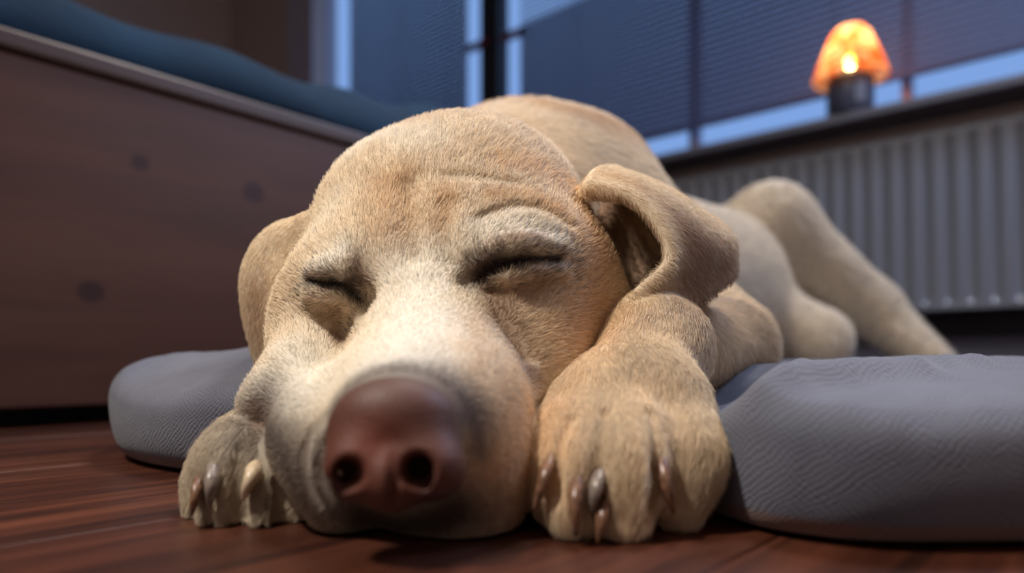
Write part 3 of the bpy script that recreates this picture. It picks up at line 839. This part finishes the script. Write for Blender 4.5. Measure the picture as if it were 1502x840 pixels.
put_claw([(880, 690), (874, 718), (867, 752)], (.0060, .0055), .0033, CG, 'grey claw')
put_claw([(888, 728), (882, 762), (876, 797)], (.0050, .0060), .0031, CB)
put_claw([(968, 672), (977, 710), (989, 752)], (.0048, .0045), .0033, CB)
put_claw([(296, 700), (287, 728), (281, 757)], (.0045, .0045), .0026, CB)
put_claw([(318, 682), (310, 712), (308, 746)], (.0052, .0055), .0032, CG, 'grey claw')
put_claw([(378, 688), (366, 706), (356, 734)], (.0055, .0060), .0036, CP, 'pale ivory claw')

# ------------------------------------------------------------------ grey dog bed, pressed down where the dog lies
out = [(-.276, .51), (-.252, .43), (-.20, .375), (-.13, .345), (-.04, .35), (.03, .335), (.062, .300), (.076, .255), (.094, .224), (.135, .212),
       (.24, .226), (.36, .28), (.52, .40), (.66, .60), (.76, .85), (.72, 1.15), (.52, 1.30), (.27, 1.20), (.07, 1.03), (-.10, .87), (-.21, .75), (-.265, .63)]
def closed(pts, n):
    pts = np.array(pts, float); m = len(pts); o = []
    for t in np.linspace(0, m, n, endpoint=False):
        i = int(t) % m; u = t-int(t); p0, p1, p2, p3 = pts[i-1], pts[i], pts[(i+1) % m], pts[(i+2) % m]
        o.append(.5*((2*p1)+(-p0+p2)*u+(2*p0-5*p1+4*p2-p3)*u*u+(-p0+3*p1-3*p2+p3)*u**3))
    return np.array(o)
NS, NT = 900, 170
ring = closed(out, NS*4); dl_ = np.linalg.norm(np.roll(ring, -1, 0)-ring, axis=1)
# finer steps near the camera
wt = dl_/np.clip(np.linalg.norm(ring, axis=1), .2, 2)**1.4; cum = np.concatenate([[0], np.cumsum(wt)]); cumL = np.concatenate([[0], np.cumsum(dl_)])
tt = np.linspace(0, cum[-1], NS, endpoint=False); kk_ = np.interp(tt, cum, np.arange(len(cum))); R0 = ring[np.clip(kk_.astype(int), 0, len(ring)-1)]
SL = np.interp(kk_, np.arange(len(cumL)), cumL)
CC = np.array([.22, .78])
ph = np.concatenate([np.linspace(-math.pi/2, 0, 30)[:-1], np.linspace(0, math.pi/2, NT-29)**1.0])
V3 = []; UV = []
inn = []
for p in ph:
    if p <= 0: tr_ = 1-.022*(1-math.cos(p))/1.0; z = .033+.031*math.sin(p)      # underside and flank
    else:
        q = p/(math.pi/2); tr_ = 1-(1-math.cos(min(q/.40, 1)*math.pi/2))*.12-.88*max(q-.12, 0)**1.6*1.22; z = .033+.026*math.sin(min(q/.36, 1)*math.pi/2)**.9
    tr_ = max(tr_, .0)
    V3.append(np.concatenate([CC+(R0-CC)*tr_, np.full((NS, 1), z)], 1)); inn.append(tr_)
V3 = np.array(V3)                                     # rows, NS, 3
flat = V3.reshape(-1, 3).astype(np.float32)
top = np.repeat(np.clip((ph+.9)/1.2, 0, 1), NS)
# folds and dents of the cloth
xy = flat.copy(); xy[:, 2] = 0
dn = .0035*vnoise(xy, 22, 41)+.0022*vnoise(xy, 70, 42)+.0007*vnoise(xy, 260, 43)
cr_ = np.zeros(len(flat))
for (ax, ay, bx_, by_, wd, am) in ((.080, .30, .15, .36, .008, .006), (.085, .27, .18, .33, .009, -.006), (.09, .245, .2, .30, .009, .006), (.10, .25, .16, .27, .008, .005), (.17, .36, .42, .42, .04, .004), (-.24, .46, -.10, .44, .04, .012), (.13, .33, .30, .345, .012, .003)):
    A0 = np.array([ax, ay]); AB = np.array([bx_-ax, by_-ay]); h_ = np.clip(((flat[:, :2]-A0)@AB)/(AB@AB), 0, 1); d_ = np.linalg.norm(flat[:, :2]-A0-h_[:, None]*AB, axis=1)
    cr_ += am*np.exp(-(d_/wd)**2)
flat[:, 2] += (dn+cr_)*top
flat[:, 2] += -.024*np.exp(-(np.linalg.norm(flat[:, :2]-np.array([.085, .33]), axis=1)/.055)**2)*top
flat[:, 2] = np.maximum(flat[:, 2], .0012)
# give way under the dog
for _ in range(14):
    mm = np.linalg.norm(flat[:, :2]-np.array([.15, .7]), axis=1) < 1.0
    d_ = np.full(len(flat), 1.0, np.float32); d_[mm] = evaluate(dog_prims[:-1], flat[mm])
    ins = d_ < .0015
    if not ins.any(): break
    flat[ins, 2] -= np.clip(.0015-d_[ins], .0008, .02)
    flat[:, 2] = np.maximum(flat[:, 2], .0012)
rows = len(ph); fq = []
I_, K_ = np.meshgrid(np.arange(rows-1), np.arange(NS), indexing='ij'); I_ = I_.ravel(); K_ = K_.ravel(); K2 = (K_+1) % NS
Qc = np.stack([I_*NS+K_, I_*NS+K2, (I_+1)*NS+K2, (I_+1)*NS+K_], 1)
m = N('grey_knit_cloth', srgb(112, 112, 122), .95, Sheen_Weight=.25)
uvn = m.n('ShaderNodeUVMap'); uvn.uv_map = 'UVMap'
sp_ = m.n('ShaderNodeSeparateXYZ'); nz_ = m.n('ShaderNodeTexNoise'); nz_.inputs['Scale'].default_value = 60; m.l(uvn.outputs[0], nz_.inputs['Vector'])
wv = m.n('ShaderNodeVectorMath', operation='MULTIPLY_ADD'); m.l(nz_.outputs['Color'], wv.inputs[0]); wv.inputs[1].default_value = (.009, .009, 0); m.l(uvn.outputs[0], wv.inputs[2])
m.l(wv.outputs[0], sp_.inputs[0])
k1 = 2*math.pi/.0030
su = m.math('SINE', m.math('MULTIPLY', sp_.outputs[0], k1)); sv = m.math('SINE', m.math('MULTIPLY', sp_.outputs[1], k1*1.15))
wvv = m.math('MULTIPLY', su, sv)
nb = m.noise(1500, 2, .6, vec=uvn.outputs[0]); hgt = m.math('ADD', wvv, m.math('MULTIPLY', nb, 2.2))
n1 = m.bump(hgt, .42, .0006)
big = m.noise(9, 4, .55, vec=uvn.outputs[0])
cc = m.ramp(m.math('ADD', m.math('MULTIPLY', hgt, .10), big), [(.3, srgb(68, 71, 85)), (.75, srgb(104, 106, 119))])
geo = m.n('ShaderNodeNewGeometry'); sz = m.n('ShaderNodeSeparateXYZ'); m.l(geo.outputs['Position'], sz.inputs[0])
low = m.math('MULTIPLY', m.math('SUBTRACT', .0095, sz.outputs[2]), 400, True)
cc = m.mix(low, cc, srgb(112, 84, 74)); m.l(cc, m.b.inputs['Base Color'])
cus = mesh_np('dog_bed', flat, Qc, m.m)
uv = cus.data.uv_layers.new(name='UVMap')
prof_len = np.concatenate([[0], np.cumsum(np.linalg.norm(np.diff(V3[:, 0], axis=0), axis=1))])
li = Qc.ravel(); UU = SL[li % NS].copy(); seam = (K_ == NS-1); UUq = UU.reshape(-1, 4); UUq[seam, 1] = cumL[-1]; UUq[seam, 2] = cumL[-1]
VVq = prof_len[li//NS]
uv.data.foreach_set('uv', np.stack([UUq.ravel(), VVq], 1).astype(np.float32).ravel())
tag(cus, 'flat grey knitted dog bed under the sleeping dog', 'dog bed')
